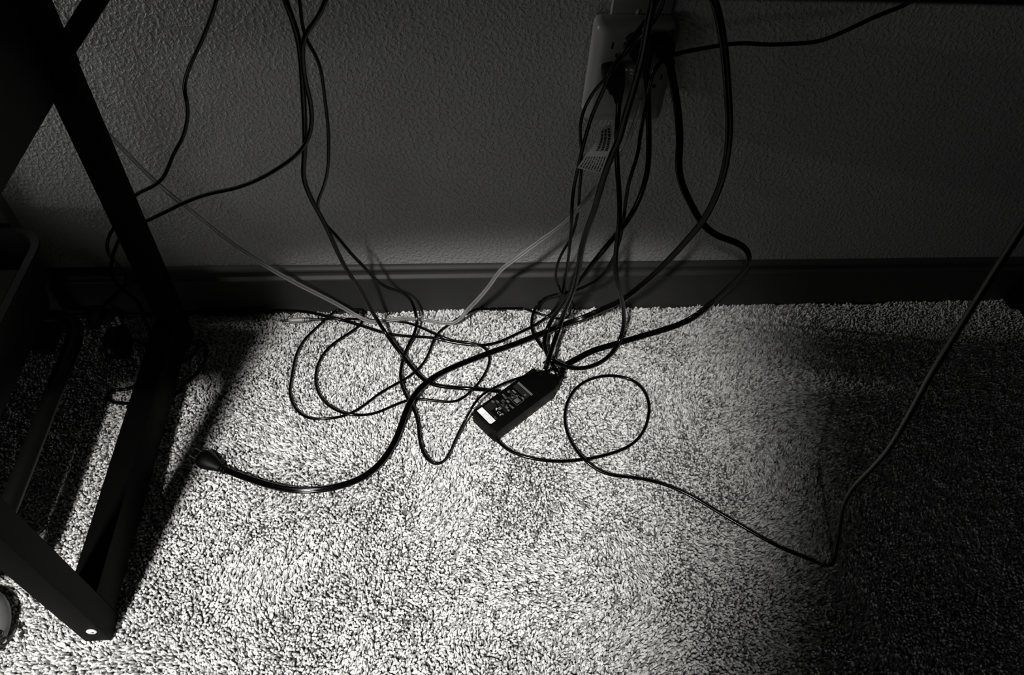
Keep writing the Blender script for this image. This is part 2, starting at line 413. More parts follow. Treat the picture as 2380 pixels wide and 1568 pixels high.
# rounded grey shell at the frame's corner
sh = root('rounded_shell', 'smooth grey rounded shell with a ringed eyelet, on the carpet by the desk leg', 'shell', (-.515, -.485, 0))
bm = BM(); bmesh.ops.create_uvsphere(bm, u_segments=28, v_segments=18, radius=1)
bmesh.ops.scale(bm, vec=(.032, .042, .020), verts=bm.verts)
for v in bm.verts:
    if v.co.z < -.012: v.co.z = -.012
bmesh.ops.rotate(bm, cent=(0, 0, 0), matrix=Matrix.Rotation(.28, 3, 'Z'), verts=bm.verts)
bmesh.ops.translate(bm, vec=(-.519, -.4835, .0125), verts=bm.verts); obj('shell_body', bm, M['shell'], sh)
for k, (px, py) in enumerate(((9, 1489), (-2, 1473))):
    P = at(px, py, z=.0235 if k == 0 else .028); c = Vector((-.519, -.4835, .0125)); nrm = (Vector(P)-c); nrm.z *= 2.5
    bm = BM(); tor(bm, frame(P, nrm), .0036, .0010); e = obj('eyelet', bm, M['tube'], sh)
    bm = BM(); lathe(bm, [(.0026, -.001), (.0026, .0004), (.0012, .0008)], frame(P, nrm), 16); obj('eyelet_pin', bm, M['chrome'], e)

# ------------------------------------------------------------------ outlet plate and wall tap
wp = root('outlet_plate', 'plain single-gang wall plate behind the wall tap', 'wall plate', (.2277, 0, .46))
boxo('plate', (.1927, -.006, .400), (.2627, -.0002, .514), M['plate'], wp, .0025, seg=3)
P = at(1485, 28, y=-.006); bm = BM(); lathe(bm, [(.0032, 0), (.0034, .0006), (.0024, .0012)], frame((P[0], -.0058, P[2]), (0, -1, 0)), 16); s_ = obj('plate_screw', bm, M['plate'], wp)
bm = BM(); box(bm, (P[0]-.0004, -.0073, P[2]-.0026), (P[0]+.0004, -.0068, P[2]+.0026)); obj('screw_slot', bm, M['slot'], s_, smooth=False)
tapo = root('wall_tap', 'pale six-outlet wall tap plugged into the wall, plugs crowded on its face', 'outlet tap', (.222, 0, .42))
bm = BM()
lay = []
def rz(x0, x1, z0, z1, r, y):
    return [(p[0], y, p[1]) for p in rr(x0, x1, z0, z1, r, 0, 6)]
lay = [rz(.1745, .2705, .355, .4790, .008, -.0062), rz(.1745, .2705, .355, .4790, .008, -.024), rz(.1775, .2675, .358, .4760, .008, -.0285), rz(.1850, .2600, .365, .4690, .008, -.0315)]
R_ = [[bm.verts.new(p) for p in l] for l in lay]
for a, b in zip(R_, R_[1:]):
    for j in range(len(a)): bm.faces.new((a[j], a[(j+1) % len(a)], b[(j+1) % len(a)], b[j]))
bm.faces.new(R_[0][::-1]); bm.faces.new(R_[-1])
obj('tap_body', bm, M['plate'], tapo, angle=50)
TY = -.0315
def slot(px, py, w, h):
    P = at(px, py, y=TY); bm = BM(); box(bm, (P[0]-w/2, TY-.0002, P[2]-h/2), (P[0]+w/2, TY+.001, P[2]+h/2)); obj('outlet_slot', bm, M['slot'], tapo, smooth=False)
def gslot(px, py):
    P = at(px, py, y=TY); bm = BM(); lathe(bm, [(.0026, 0), (.0026, .0012)], frame((P[0], TY+.001, P[2]), (0, -1, 0)), 16); obj('ground_hole', bm, M['slot'], tapo, smooth=False)
slot(1424, 106, .0021, .0080); slot(1451, 106, .0021, .0080); gslot(1435, 129)
slot(1537, 179, .0018, .0070); slot(1512, 182, .0018, .0070); gslot(1520, 200)

# ------------------------------------------------------------------ cords
DONE = []          # (points, radius) of cords already laid
def P3(e):
    if len(e) == 4 and e[0] == 'w': return np.array(e[1:], float)
    if len(e) == 4 and e[0] == 'k': return at(e[1], e[2], k=e[3])
    px, py, v = e
    return at(px, py, y=v) if v < 0 else at(px, py, z=v)
def path3(pts, r):
    """smooth course of a cord: easing from its hanging stretch down to the stretch on the carpet"""
    K = []
    for e in pts:
        p = P3(e); d = p-CAM; z = d@FW
        K.append((W/2+F*(d@RT)/z, H/2-F*(d@UP)/z, z))
    K = np.array(K)
    C = catmull([(a/1900, b/1900, 0) for a, b, _ in K], .002)*1900     # course in view
    px, py = C[:, 0], C[:, 1]
    # station of every control point along the course
    st = np.r_[0, np.cumsum(np.hypot(np.diff(px), np.diff(py)))]
    ks = [0]; last = 0
    for a, b, _ in K[1:-1]:
        d2 = (px[last:last+900]-a)**2+(py[last:last+900]-b)**2
        # first local minimum that is close
        i = last
        cand = np.where(d2 < max(9, d2.min()+4))[0]
        i = last+int(cand[0]) if len(cand) else last
        seg = d2[i-last:i-last+12]; i += int(np.argmin(seg)); last = i; ks.append(st[i])
    ks.append(st[-1]); ks = np.maximum.accumulate(np.array(ks)+np.arange(len(ks))*1e-6)
    k = np.interp(st, ks, K[:, 2])
    hang = np.array([(e[0] != 'w' and e[0] != 'k' and e[2] < 0) for e in pts])
    tr = [0.5*(ks[i]+ks[i+1]) for i in range(len(pts)-1) if hang[i] != hang[i+1] and not (pts[i][0] == 'w' or pts[i+1][0] == 'w')]
    un = np.arange(0, st[-1]+1, 2.0); ku = np.interp(un, st, k)
    def gs(v, sg):
        h = int(3*sg/2); g = np.exp(-(np.arange(-h, h+1)*2/sg)**2/2); g /= g.sum()
        # reflect about the ends so that they keep their place
        a = 2*v[0]-v[1:h+1][::-1] if len(v) > h else np.full(h, v[0]); b = 2*v[-1]-v[-h-1:-1][::-1] if len(v) > h else np.full(h, v[-1])
        return np.convolve(np.r_[a, v, b], g, 'valid')
    kw = gs(ku, 42.0); kn = gs(ku, 5.0); w = np.zeros_like(un)
    for t in tr: w = np.maximum(w, 1/(1+np.exp((np.abs(un-t)-120)/16)))
    ku = kn*(1-w)+kw*w
    k = np.interp(st, un, ku)
    D = FW+RT*((px-W/2)/F)[:, None]-UP*((py-H/2)/F)[:, None]
    kf = np.where(D[:, 2] < -1e-3, (r*.8+.0005-CAM[2])/np.minimum(D[:, 2], -1e-3), 9)
    k = np.minimum(k, kf)
    P = CAM+D*k[:, None]
    s_ = np.r_[0, np.cumsum(np.linalg.norm(np.diff(P, axis=0), axis=1))]; n = max(3, int(s_[-1]/.004)+1); u = np.linspace(0, s_[-1], n)
    P = np.stack([np.interp(u, s_, P[:, i]) for i in range(3)], 1)
    for _ in range(4): P[1:-1] = .25*P[:-2]+.5*P[1:-1]+.25*P[2:]
    return P
def lay_cord(pts, r, solid_end=None, lift=True):
    P = path3(pts, r)
    n = len(P); V = CAM-P; V /= np.linalg.norm(V, axis=1)[:, None]
    t = np.zeros(n); gap = 8
    def need(i_pos, v, Q, R):
        w = i_pos-Q; d2 = (w*w).sum(1); k = d2 < R*R
        if not k.any(): return 0
        w = w[k]; Rk = R[k]; b = w@v; pr = (w*w).sum(1)-b*b
        return max(0, float((-b+np.sqrt(np.maximum(0, Rk*Rk-pr))).max()))
    if lift:
        Q = np.concatenate([q for q, _ in DONE]) if DONE else np.zeros((0, 3)); Rq = np.concatenate([np.full(len(q), rr_) for q, rr_ in DONE]) if DONE else np.zeros(0)
        for it in range(4):
            tn = np.zeros(n)
            for i in range(n):
                p = P[i]+V[i]*t[i]; x = 0
                if len(Q): x = need(p, V[i], Q, Rq+r*1.06+.0004)
                if i > gap+3:
                    S = (P+V*t[:, None])[:i-gap]; x = max(x, need(p, V[i], S, np.full(len(S), 2*r*1.05+.0003)))
                tn[i] = x
            if tn.max() < 1e-5: break
            t = t+tn
            d = t.copy()
            for s in (1, 2): d[s:] = np.maximum(d[s:], t[:-s]); d[:-s] = np.maximum(d[:-s], t[s:])
            k = np.exp(-(np.arange(-7, 8)/3.2)**2); k /= k.sum()
            sm = np.convolve(np.pad(d, 7, mode='edge'), k, 'valid'); t = np.maximum(t, sm)
        P = P+V*t[:, None]
        for _ in range(2): P[1:-1] = .25*P[:-2]+.5*P[1:-1]+.25*P[2:]
    def clamp():
        P[:, 1] = np.minimum(P[:, 1], -r-.0008)
        low = P[:, 2] < .09+r
        P[low, 1] = np.minimum(P[low, 1], -.0145-r)
        P[:, 2] = np.maximum(P[:, 2], r*.55+.0008)
    clamp()
    if lift and len(Q):
        for it in range(12):
            tn = np.array([need(P[i], V[i], Q, Rq+r+.0009) for i in range(n)])
            if tn.max() < 2e-5: break
            for q_ in (1, 2): tn[q_:] = np.maximum(tn[q_:], tn[:-q_]*.85); tn[:-q_] = np.maximum(tn[:-q_], tn[q_:]*.85)
            P = P+V*tn[:, None]; clamp()
    DONE.append((P, r)); return P
def twist_of(n, amp, seed, period=60):
    rng = np.random.RandomState(seed); k = rng.uniform(-1, 1, n//period+4)
    u = np.arange(n)/period; i = u.astype(int); f = u-i; f = f*f*(3-2*f)
    return amp*(k[i]*(1-f)+k[i+1]*f)
def cord(name, label, pts, r, flat=None, parent=None, material=None, twist=0, seed=1, scale=None, part='jacket'):
    P = lay_cord(pts, r if flat is None else max(r, flat))
    bm = BM(); pr = round_prof(r) if flat is None else twin_prof(r, flat)
    sweep(bm, P, pr, twist_of(len(P), twist, seed) if twist else None)
    o = obj(part if parent is not None else name, bm, material or M['cord'], parent, angle=80)
    if parent is None: tag(o, label, 'cord')
    return o, P

Z = .0026
# -- thick cord that snakes forward to a loose plug on the carpet ------------
TH = .0043
def plug_lathe(parent, P0, dirv, L, w, material):
    mtx = frame(P0, dirv)
    bm = BM()
    lathe(bm, [(w*.30, 0), (w*.62, .0006), (w*.78, .002), (w*.98, L*.18), (w, L*.35), (w*.88, L*.58), (w*.62, L*.82), (w*.5, L*.95), (w*.48, L)], mtx, 24, sx=.78, sy=1)
    return obj('plug_body', bm, material, parent)

# audio cord: starts by the tag, wanders over the carpet, ends in the jack
aud = root('audio_cord', 'thin black audio cord looping over the carpet to a grey jack', 'cord')
ja, jb = at(722, 742.5, z=.0050), at(667, 744.5, z=.0048); jd = Vector(jb-ja); jl = jd.length
A_pts = [('w', .24, -.12, .740), (1547, -20, -.115), (1541, 10, -.112), (1522, 48, -.108), (1482, 96, -.105), (1440, 140, -.100), (1412, 178, -.095), (1390, 200, -.092), (1366, 236, -.085), (1351, 275, -.085), (1348, 315, -.085), (1352, 350, -.085),
  (1351, 400, -.085), (1347, 440, -.085), (1345, 480, -.084), (1338, 520, -.082), (1328, 552, -.080), (1306, 588, -.075), (1294, 620, -.072), (1292, 648, -.068), (1304, 676, -.060), (1320, 698, .020), (1327, 716, .010), (1324, 735, .006),
  (1310, 741, .004), (1290, 739, .003), (1250, 728, Z), (1200, 711, Z), (1155, 704, Z), (1130, 710, Z), (1083, 729, Z), (1040, 756, Z), (1012, 780, Z), (1000, 812, Z), (985, 843, Z), (955, 872, Z), (918, 893, Z), (880, 915, Z), (840, 946, Z),
  (800, 966, Z), (755, 973, Z), (712, 970, Z), (685, 947, Z), (673, 915, Z), (679, 870, Z), (687, 828, Z), (705, 792, Z), (740, 757, Z), (772, 728, .004), (800, 708, .006), (825, 703, .007), (843, 718, .006), (847, 738, .004), (836, 756, Z),
  (800, 781, Z), (765, 806, Z), (742, 838, Z), (733, 872, Z), (737, 907, Z), (757, 937, Z), (790, 957, Z), (830, 965, Z), (872, 960, Z), (910, 944, Z), (945, 930, Z), (970, 927, Z), (1020, 932, Z), (1055, 934, Z), (1077, 924, Z), (1095, 908, Z),
  (1119, 881, Z), (1136, 848, Z), (1138, 824, Z), (1125, 806, Z), (1100, 797, Z), (1050, 791, Z), (1000, 771, Z), (965, 755, Z), (930, 747, Z), (870, 744, Z), (800, 740, Z), (750, 741, .004), tuple(['w', *ja])]
cord('', '', A_pts, .0019, None, aud)
# clear speaker wire
clr = root('clear_speaker_wire', 'clear two-strand lamp wire sagging from the wall tap to the carpet and back up', 'cord')
C_pts = [(1487, 232, -.050), (1483, 258, -.056), (1472, 290, -.062), (1456, 335, -.068), (1437, 362, -.070), (1412, 393, -.072), (1392, 425, -.074), (1368, 458, -.076), (1330, 500, -.078), (1295, 530, -.080), (1258, 557, -.082), (1200, 600, -.085), (1165, 626, -.085),
  (1135, 667, -.078), (1108, 698, -.066), (1085, 722, .022), (1068, 743, .008), (1052, 752, .004), (1025, 750, .004), (985, 743, .004), (940, 740, .004), (900, 744, .004), (868, 750, .005), (832, 735, .012), (795, 713, .024), (760, 694, -.045), (700, 664, -.045), (640, 631, -.045), (575, 590, -.040), (520, 551, -.035), (490, 528, -.033), (440, 487, -.030),
  (400, 455, -.028), (340, 403, -.026), (288, 350, -.024), (240, 300, -.022), (190, 250, -.02), (120, 170, -.02)]
PC = lay_cord(C_pts, .0033)
bm = BM(); tw = twist_of(len(PC), .9, 5, 40); sweep(bm, PC, twin_prof(.0032, .0018), tw); obj('clear_jacket', bm, M['clear'], clr, angle=80)
for s in (-1, 1):
    T = np.gradient(PC, axis=0); T /= np.linalg.norm(T, axis=1)[:, None]; V = CAM-PC; V /= np.linalg.norm(V, axis=1)[:, None]
    Aa = np.cross(T, V); Aa /= np.linalg.norm(Aa, axis=1)[:, None]; Bb = np.cross(Aa, T)
    bm = BM(); sweep(bm, PC+s*.0016*(np.cos(tw)[:, None]*Aa+np.sin(tw)[:, None]*Bb), round_prof(.00085, 6)); obj('wire_strand', bm, M['core'], clr)
def outline(pts, y):
    return [(p[0], p[2]) for p in (at(1250+x/3.734, yy/3.734, y=y) for x, yy in pts)]
def plug_prism(parent, pts, y0, y1, material, name='plug_body', bev=.0022):
    bm = BM(); prism(bm, outline(pts, y0), y0, y1, bev); return obj(name, bm, material, parent, angle=40)
def prongs(parent, px, py, y0):
    P = at(px, py, y=y0)
    for s in (-1, 1):
        boxo('prong', (P[0]+s*.0063-.0007, TY-.004, P[2]-.003), (P[0]+s*.0063+.0007, TY+.012, P[2]+.003), M['chrome'], parent, 0)
plug_prism(clr, [(775, 640), (800, 622), (890, 640), (922, 700), (922, 840), (902, 888), (855, 888), (838, 830), (832, 770), (785, 705)], -.050, TY-.0006, M['clear'])

# flat cord running along the wall from behind the desk leg, up past the tag
cord('wall_line_cord', 'black cord running along the baseboard then climbing beside the paper tag',
  [('w', .22, -.10, .740), (1532, -20, -.10), (1527, 8, -.10), (1490, 62, -.100), (1452, 112, -.098), (1420, 165, -.094), (1403, 208, -.092), (1380, 258, -.090), (1366, 300, -.090), (1354, 345, -.088), (1344, 388, -.086), (1333, 440, -.085), (1329, 490, -.084),
   (1327, 540, -.080), (1321, 600, -.074), (1313, 650, -.066), (1304, 690, .026), (1286, 723, .012), (1250, 751, .005), (1200, 776, .0035), (1155, 796, .0032), (1118, 802, .0032), (1060, 797, .0032), (1000, 784, .0032), (945, 781, .0032), (895, 774, .0032), (860, 763, .0032), (800, 745, .004),
   (760, 735, .006), (710, 724, .010), (640, 721, .010), (600, 724, .008), (540, 724, .006), (480, 721, .005), (440, 721, .004), (380, 722, .003), (330, 719, .003), (265, 716, .003), (150, 720, .003), ('w', -.68, -.03, .003)], .0022, seed=2)
# medium long cord: from desk top, over the carpet, under and over the brick, up to the tap plug, away to the side
cord('long_thin_cord', 'long thin two-wire cord dipping to the carpet and crossing over the power brick',
  [('w', -.205, -.13, .740), (693, -20, -.13), (697, 5, -.13), (702, 55, -.128), (713, 95, -.126), (735, 130, -.122), (747, 168, -.118), (755, 230, -.112), (762, 288, -.106), (764, 345, -.100), (761, 400, -.096), (750, 440, -.092), (738, 470, -.088), (740, 492, -.086), (754, 518, -.083), (782, 548, -.080),
   (815, 588, -.076), (846, 620, -.072), (866, 642, -.066), (893, 665, -.060), (932, 679, -.052), (953, 693, .034), (964, 720, .020), (970, 750, .010), (963, 775, .005), (946, 808, .004), (936, 838, .0032), (930, 875, .0032), (937, 905, .0032), (950, 930, .0032), (965, 957, .0032), (972, 988, .004), (975, 1022, .006),
   (985, 1055, .005), (1003, 1077, .0035), (1020, 1080, .0032), (1038, 1066, .0032), (1060, 1018, .004), (1080, 978, .012), (1098, 944, .028), (1120, 917, .0305), (1150, 900, .0310), (1190, 883, .0310), (1235, 870, .0310), (1262, 863, .031), (1287, 857, .024), (1294, 849, .018), (1284, 838, .012), (1268, 816, .006),
   (1251, 795, .004), (1238, 771, .0032), (1235, 745, .004), (1243, 717, .010), (1258, 697, .020), (1288, 685, .036), (1318, 680, .046), (1345, 672, -.085), (1380, 655, -.080), (1400, 640, -.080), (1424, 603, -.082), (1440, 560, -.086), (1448, 520, -.088), (1455, 462, -.090), (1462, 422, -.090), (1475, 382, -.088),
   (1484, 350, -.086), (1489, 305, -.082), (1498, 265, -.076), (1507, 215, -.068), (1514, 178, -.064), (1528, 150, -.061), (1548, 134, -.059), (1574, 124, -.056), (1620, 115, -.054), (1690, 103, -.050), (1740, 100, -.055), (1780, 104, -.058), (1850, 101, -.060), (1900, 97, -.062), (1960, 74, -.066), (2010, 50, -.070), (2060, 28, -.072), (2100, 14, -.075), (2130, -6, -.08), ('w', .70, -.09, .740)],
  .0023, .0014, twist=1.1, seed=8)
# cord from the desk to the power brick
cord('desk_to_brick_cord', 'black cord falling from the desktop and running under the power brick',
  [('w', -.225, -.15, .740), (655, -25, -.15), (663, 0, -.15), (678, 40, -.147), (692, 85, -.143), (699, 130, -.14), (703, 190, -.134), (707, 260, -.126), (709, 330, -.118), (706, 380, -.112), (706, 415, -.108), (718, 450, -.104), (737, 487, -.100), (760, 530, -.096), (782, 580, -.090), (805, 625, -.084), (836, 672, -.076), (870, 732, .026), (905, 786, .010),
   (945, 838, .0045), (982, 880, .0038), (1008, 894, .0036), (1060, 901, .0036), (1110, 904, .0036), (1161, 909, .0036)], .0029, seed=3)
# cord that bows towards the desk leg
cord('bowed_cord', 'black cord bulging beside its neighbour then sweeping behind the rear desk leg',
  [('w', -.18, -.16, .740), (763, -20, -.155), (757, 2, -.154), (742, 34, -.152), (722, 63, -.150), (706, 84, -.150), (703, 120, -.148), (708, 180, -.142), (719, 225, -.136), (725, 268, -.130), (721, 308, -.124), (708, 338, -.118), (682, 366, -.110), (642, 394, -.100), (600, 417, -.092), (550, 436, -.084), (482, 451, -.070), (430, 470, -.062), (385, 492, -.050), (345, 511, -.046), (310, 528, -.046),
   (282, 548, -.050), (266, 582, -.052), (258, 618, -.052), (265, 650, -.048), (284, 672, -.042), (303, 686, -.036), (322, 702, -.032), (336, 740, .004), (350, 775, .003), (345, 830, .003), (325, 885, .003), (300, 905, .003), (265, 904, .003), (246, 918, .003), (258, 934, .003), (300, 937, .003), (380, 930, .003), (425, 905, .003)], .0024, seed=4)
cord('kinked_cord', 'thin black kinked cord hanging closest to the side rail and looping behind the rear leg',
  [('w', -.24, -.032, .740), (507, -20, -.034), (503, 0, -.034), (490, 40, -.034), (474, 82, -.034), (460, 112, -.034), (443, 148, -.035), (432, 180, -.037), (426, 206, -.040), (433, 228, -.042), (437, 256, -.042), (433, 292, -.040), (424, 322, -.040), (405, 354, -.038), (393, 384, -.036), (380, 412, -.034), (362, 429, -.032), (340, 440, -.030), (318, 450, -.028), (290, 482, -.026),
   (267, 525, -.026), (250, 556, -.028), (249, 582, -.030), (262, 604, -.032), (284, 624, -.034), (295, 642, -.034), (290, 664, -.030), (264, 688, -.024), (242, 708, -.022), (236, 724, .006), (247, 744, .004), (264, 764, .003), (300, 785, .003), (335, 800, .003), ('w', -.418, -.100, .0032), ('w', -.391, -.112, .0032), ('w', -.364, -.092, .0032), (458, 784, .003), (471, 791, .003), (480, 810, .003), (475, 842, .003), (455, 869, .003), (427, 893, .003)], .0023, seed=6)

# ---- thick cord with the loose plug
th = root('thick_power_cord', 'thick black power cord snaking over the carpet to a loose plug', 'cord')
pb0, pb1 = at(463, 1060, z=.0085), at(513, 1087, z=.0068)
T_pts = [('w', .335, -.16, .740), (1652, -25, -.15), (1662, 5, -.15), (1675, 60, -.148), (1685, 130, -.144), (1692, 220, -.140), (1695, 300, -.136), (1688, 372, -.130), (1670, 440, -.125), (1637, 508, -.120), (1592, 563, -.114), (1545, 613, -.108), (1500, 655, -.100), (1441, 700, -.084), (1400, 718, .040), (1355, 738, .030), (1307, 755, .022), (1250, 778, .013), (1200, 798, .008), (1150, 815, .006), (1105, 832, .005),
   (1055, 852, .005), (1010, 875, .005), (975, 903, .005), (950, 940, .005), (935, 980, .005), (920, 1020, .005), (900, 1055, .005), (872, 1088, .005), (835, 1113, .005), (790, 1129, .005), (740, 1138, .005), (690, 1139, .005), (640, 1131, .005), (590, 1116, .005), (550, 1102, .0055), ('w', *pb1)]
cord('', '', T_pts, .0042, .0042*.98, th, seed=7)
plug_lathe(th, pb0, pb1-pb0, float(np.linalg.norm(pb1-pb0)), .0125, M['plug'])
dv = Vector(pb1-pb0).normalized()
bm = BM()
for i in range(3): tor(bm, frame(Vector(pb1)-dv*(.001-.0042*i), dv), .0046, .0010, 20, 8)
obj('strain_relief', bm, M['plug'], th)
sd = Vector((0, 0, 1)).cross(dv).normalized()
for s in (-1, 1):
    c = Vector(pb0)+sd*s*.0062
    mt_ = frame(c, -dv, (0, 0, 1)); bm = BM(); box(bm, (-.0032, -.0007, -.001), (.0032, .0007, .0105), 0, 1, mt_); obj('prong', bm, M['chrome'], th, smooth=False)

# ---- power brick --------------------------------------------------------
pa = Vector((.78, .625, 0)).normalized(); pbv = Vector((pa.y, -pa.x, 0)); A0 = Vector((.0355, -.2276, 0))
BL, BW, BT = .118, .0475, .0270
MB = Matrix(((pbv.x, pa.x, 0, A0.x), (pbv.y, pa.y, 0, A0.y), (0, 0, 1, 0), (0, 0, 0, 1)))
br = root('power_brick', 'black laptop power brick with printed label and white sticker on the carpet', 'power adapter', A0)
bm = BM(); box(bm, (0, 0, .0005), (BW, BL, BT), .0035, 3, MB); obj('brick_body', bm, M['plug'], br)
LZ = BT+.00005
def lab(u0, v0, u1, v1, material, nm='print_mark', rot=0, bm=None, dz=0):
    own = bm is None
    if own: bm = BM()
    c = Vector(((u0+u1)/2000, (v0+v1)/2000, LZ+dz))
    mt_ = MB @ Matrix.Translation(c) @ Matrix.Rotation(rot, 4, 'Z')
    box(bm, (-(u1-u0)/2000, -(v1-v0)/2000, 0), ((u1-u0)/2000, (v1-v0)/2000, .00012), 0, 1, mt_)
    if own: return obj(nm, bm, material, br, smooth=False)
def text_in(bm, s, u, v, size, dz=.0002, rot=0):
    cu = bpy.data.curves.new('t', 'FONT'); cu.body = s; cu.size = size/1000; cu.extrude = .00003; cu.align_x = 'CENTER'; cu.align_y = 'CENTER'; cu.resolution_u = 2
    ob = bpy.data.objects.new('t', cu); me = bpy.data.meshes.new_from_object(ob)
    me.transform(MB @ Matrix.Translation((u/1000, v/1000, LZ+dz)) @ Matrix.Rotation(rot, 4, 'Z')); bm.from_mesh(me)
    bpy.data.objects.remove(ob); bpy.data.curves.remove(cu); bpy.data.meshes.remove(me)
# grey header bar, white sticker with cut corners
o = lab(6.0, 79.4, 35.0, 82.9, M['print'], 'label_bar'); o['label'] = 'grey header bar of the label'
bm = BM()
pts = [(4.2, 4.6), (4.2, 13.9), (33.0, 13.2), (33.0, 5.5), (31.0, 3.8)]
vs = [bm.verts.new(MB @ Vector((u/1000, v/1000, LZ))) for u, v in pts]; f = bm.faces.new(vs); r = bmesh.ops.extrude_face_region(bm, geom=[f])
bmesh.ops.translate(bm, vec=(0, 0, .00018), verts=[g for g in r['geom'] if isinstance(g, bmesh.types.BMVert)])
o = obj('white_sticker', bm, M['sticker'], br, smooth=False); o['label'] = 'white sticker with fine black lines'
bm = BM(); rng = random.Random(3)
for row in range(4):
    u = 14.0
    while u < 30.5:
        w = rng.uniform(.7, 2.4); lab(u, 11.6-row*2.0, u+w, 12.0-row*2.0, None, bm=bm, dz=.0002); u += w+rng.uniform(.4, 1.4)
obj('sticker_print', bm, M['ink'], br, smooth=False)
bm = BM()                                     # rows of illegibly small print
for v in list(np.arange(70.5, 78, .9))+list(np.arange(60.5, 62.5, .9)):
    u = 6.5
    while u < 33:
        w = rng.uniform(1, 5); lab(u, v, min(33.6, u+w), v+.42, None, bm=bm); u += w+rng.uniform(.3, .8)
for v in np.arange(18.5, 31, 1.0):
    u = 5.2
    while u < 15.5:
        w = rng.uniform(1, 4); lab(u, v, min(16.5, u+w), v+.4, None, bm=bm); u += w+rng.uniform(.3, .8)
for v in (15.6, 16.8, 33.6, 34.8, 36.6):
    lab(6, v, 33, v+.35, None, bm=bm)
obj('fine_print', bm, M['print_dim'], br, smooth=False)
bm = BM()
for (u, v, w, h) in ((14, 66, 7, 2.6), (9, 60, 3.4, 3.4), (8.3, 50.4, 4, 2.4), (7.4, 31.5, 5, 2.6), (11.5, 36.6, 5, 2.4), (13.5, 49.8, 5.6, .6), (13.5, 48.5, 5.6, .6), (13.5, 51.1, 5.6, .6), (20.6, 47.6, 4.8, 3.2), (22.0, 55.4, .7, 5),
                     (28.8, 46.2, 6, .7), (28.8, 44.8, 6, .7), (27.2, 39.6, 4, 3), (32, 38, 3.4, 2.4), (31.5, 28, 3.4, 2), (33, 45.8, 2.6, 2.6), (24, 41, .6, 5), (30.5, 67.3, 4.8, 2.2), (22, 63.6, 3.4, 2.2)):
    lab(u-w/2, v-h/2, u+w/2, v+h/2, None, bm=bm)
for k in range(4):                            # frame round the square panel
    pass
for (u0, v0, u1, v1) in ((21.8, 52.3, 34.2, 52.7), (21.8, 66.0, 34.2, 66.4), (21.8, 52.3, 22.2, 66.4), (33.8, 52.3, 34.2, 66.4)): lab(u0, v0, u1, v1, None, bm=bm)
obj('symbol_boxes', bm, M['print'], br, smooth=False)
bm = BM(); lab(24.2, 54.8, 31.6, 62.4, None, bm=bm); o = obj('blank_panel', bm, M['print'], br, smooth=False)
bm = BM()
text_in(bm, 'C', 26.2, 24.9, 6.0); text_in(bm, 'E', 30.6, 24.9, 5.4)
text_in(bm, '(', 20.6, 31.3, 5.6); text_in(bm, ')', 23.2, 31.3, 5.6); text_in(bm, 'c', 21.9, 31.3, 3.0)
lathe(bm, [(.0014, 0), (.0014, .0001)], MB @ Matrix.Translation((.0192, .0275, LZ+.0002)), 7); 
lathe(bm, [(.0011, 0), (.0011, .0001)], MB @ Matrix.Translation((.0205, .0260, LZ+.0002)), 5)
obj('bright_marks', bm, M['print_bright'], br, smooth=False)
bm = BM()
for (u, v, R0) in ((15.7, 42.8, 2.3), (29.2, 16.2, 1.3), (17.5, 60, 2.2)):
    tor(bm, MB @ Matrix.Translation((u/1000, v/1000, LZ+.0001)), R0/1000, .00022, 18, 4)
for (u, v, R0) in ((28.4, 73.7, 1.5), (20, 57.6, 1.2), (15.6, 42.8, .9)):
    lathe(bm, [(R0/1000, 0), (R0/1000, .00015)], MB @ Matrix.Translation((u/1000, v/1000, LZ)), 14)
for (u, v) in ((18.4, 54.6), (20.2, 39.0)):
    P_ = [(u-2.4, v-1.9), (u+2.4, v-1.9), (u, v+2.3)]
    for i in range(3):
        (a1, b1), (a2, b2) = P_[i], P_[(i+1) % 3]; an = math.atan2(b2-b1, a2-a1); l2 = math.hypot(a2-a1, b2-b1)/2
        lab((a1+a2)/2-l2, (b1+b2)/2-.25, (a1+a2)/2+l2, (b1+b2)/2+.25, None, rot=an, bm=bm)
obj('round_symbols', bm, M['print'], br, smooth=False)
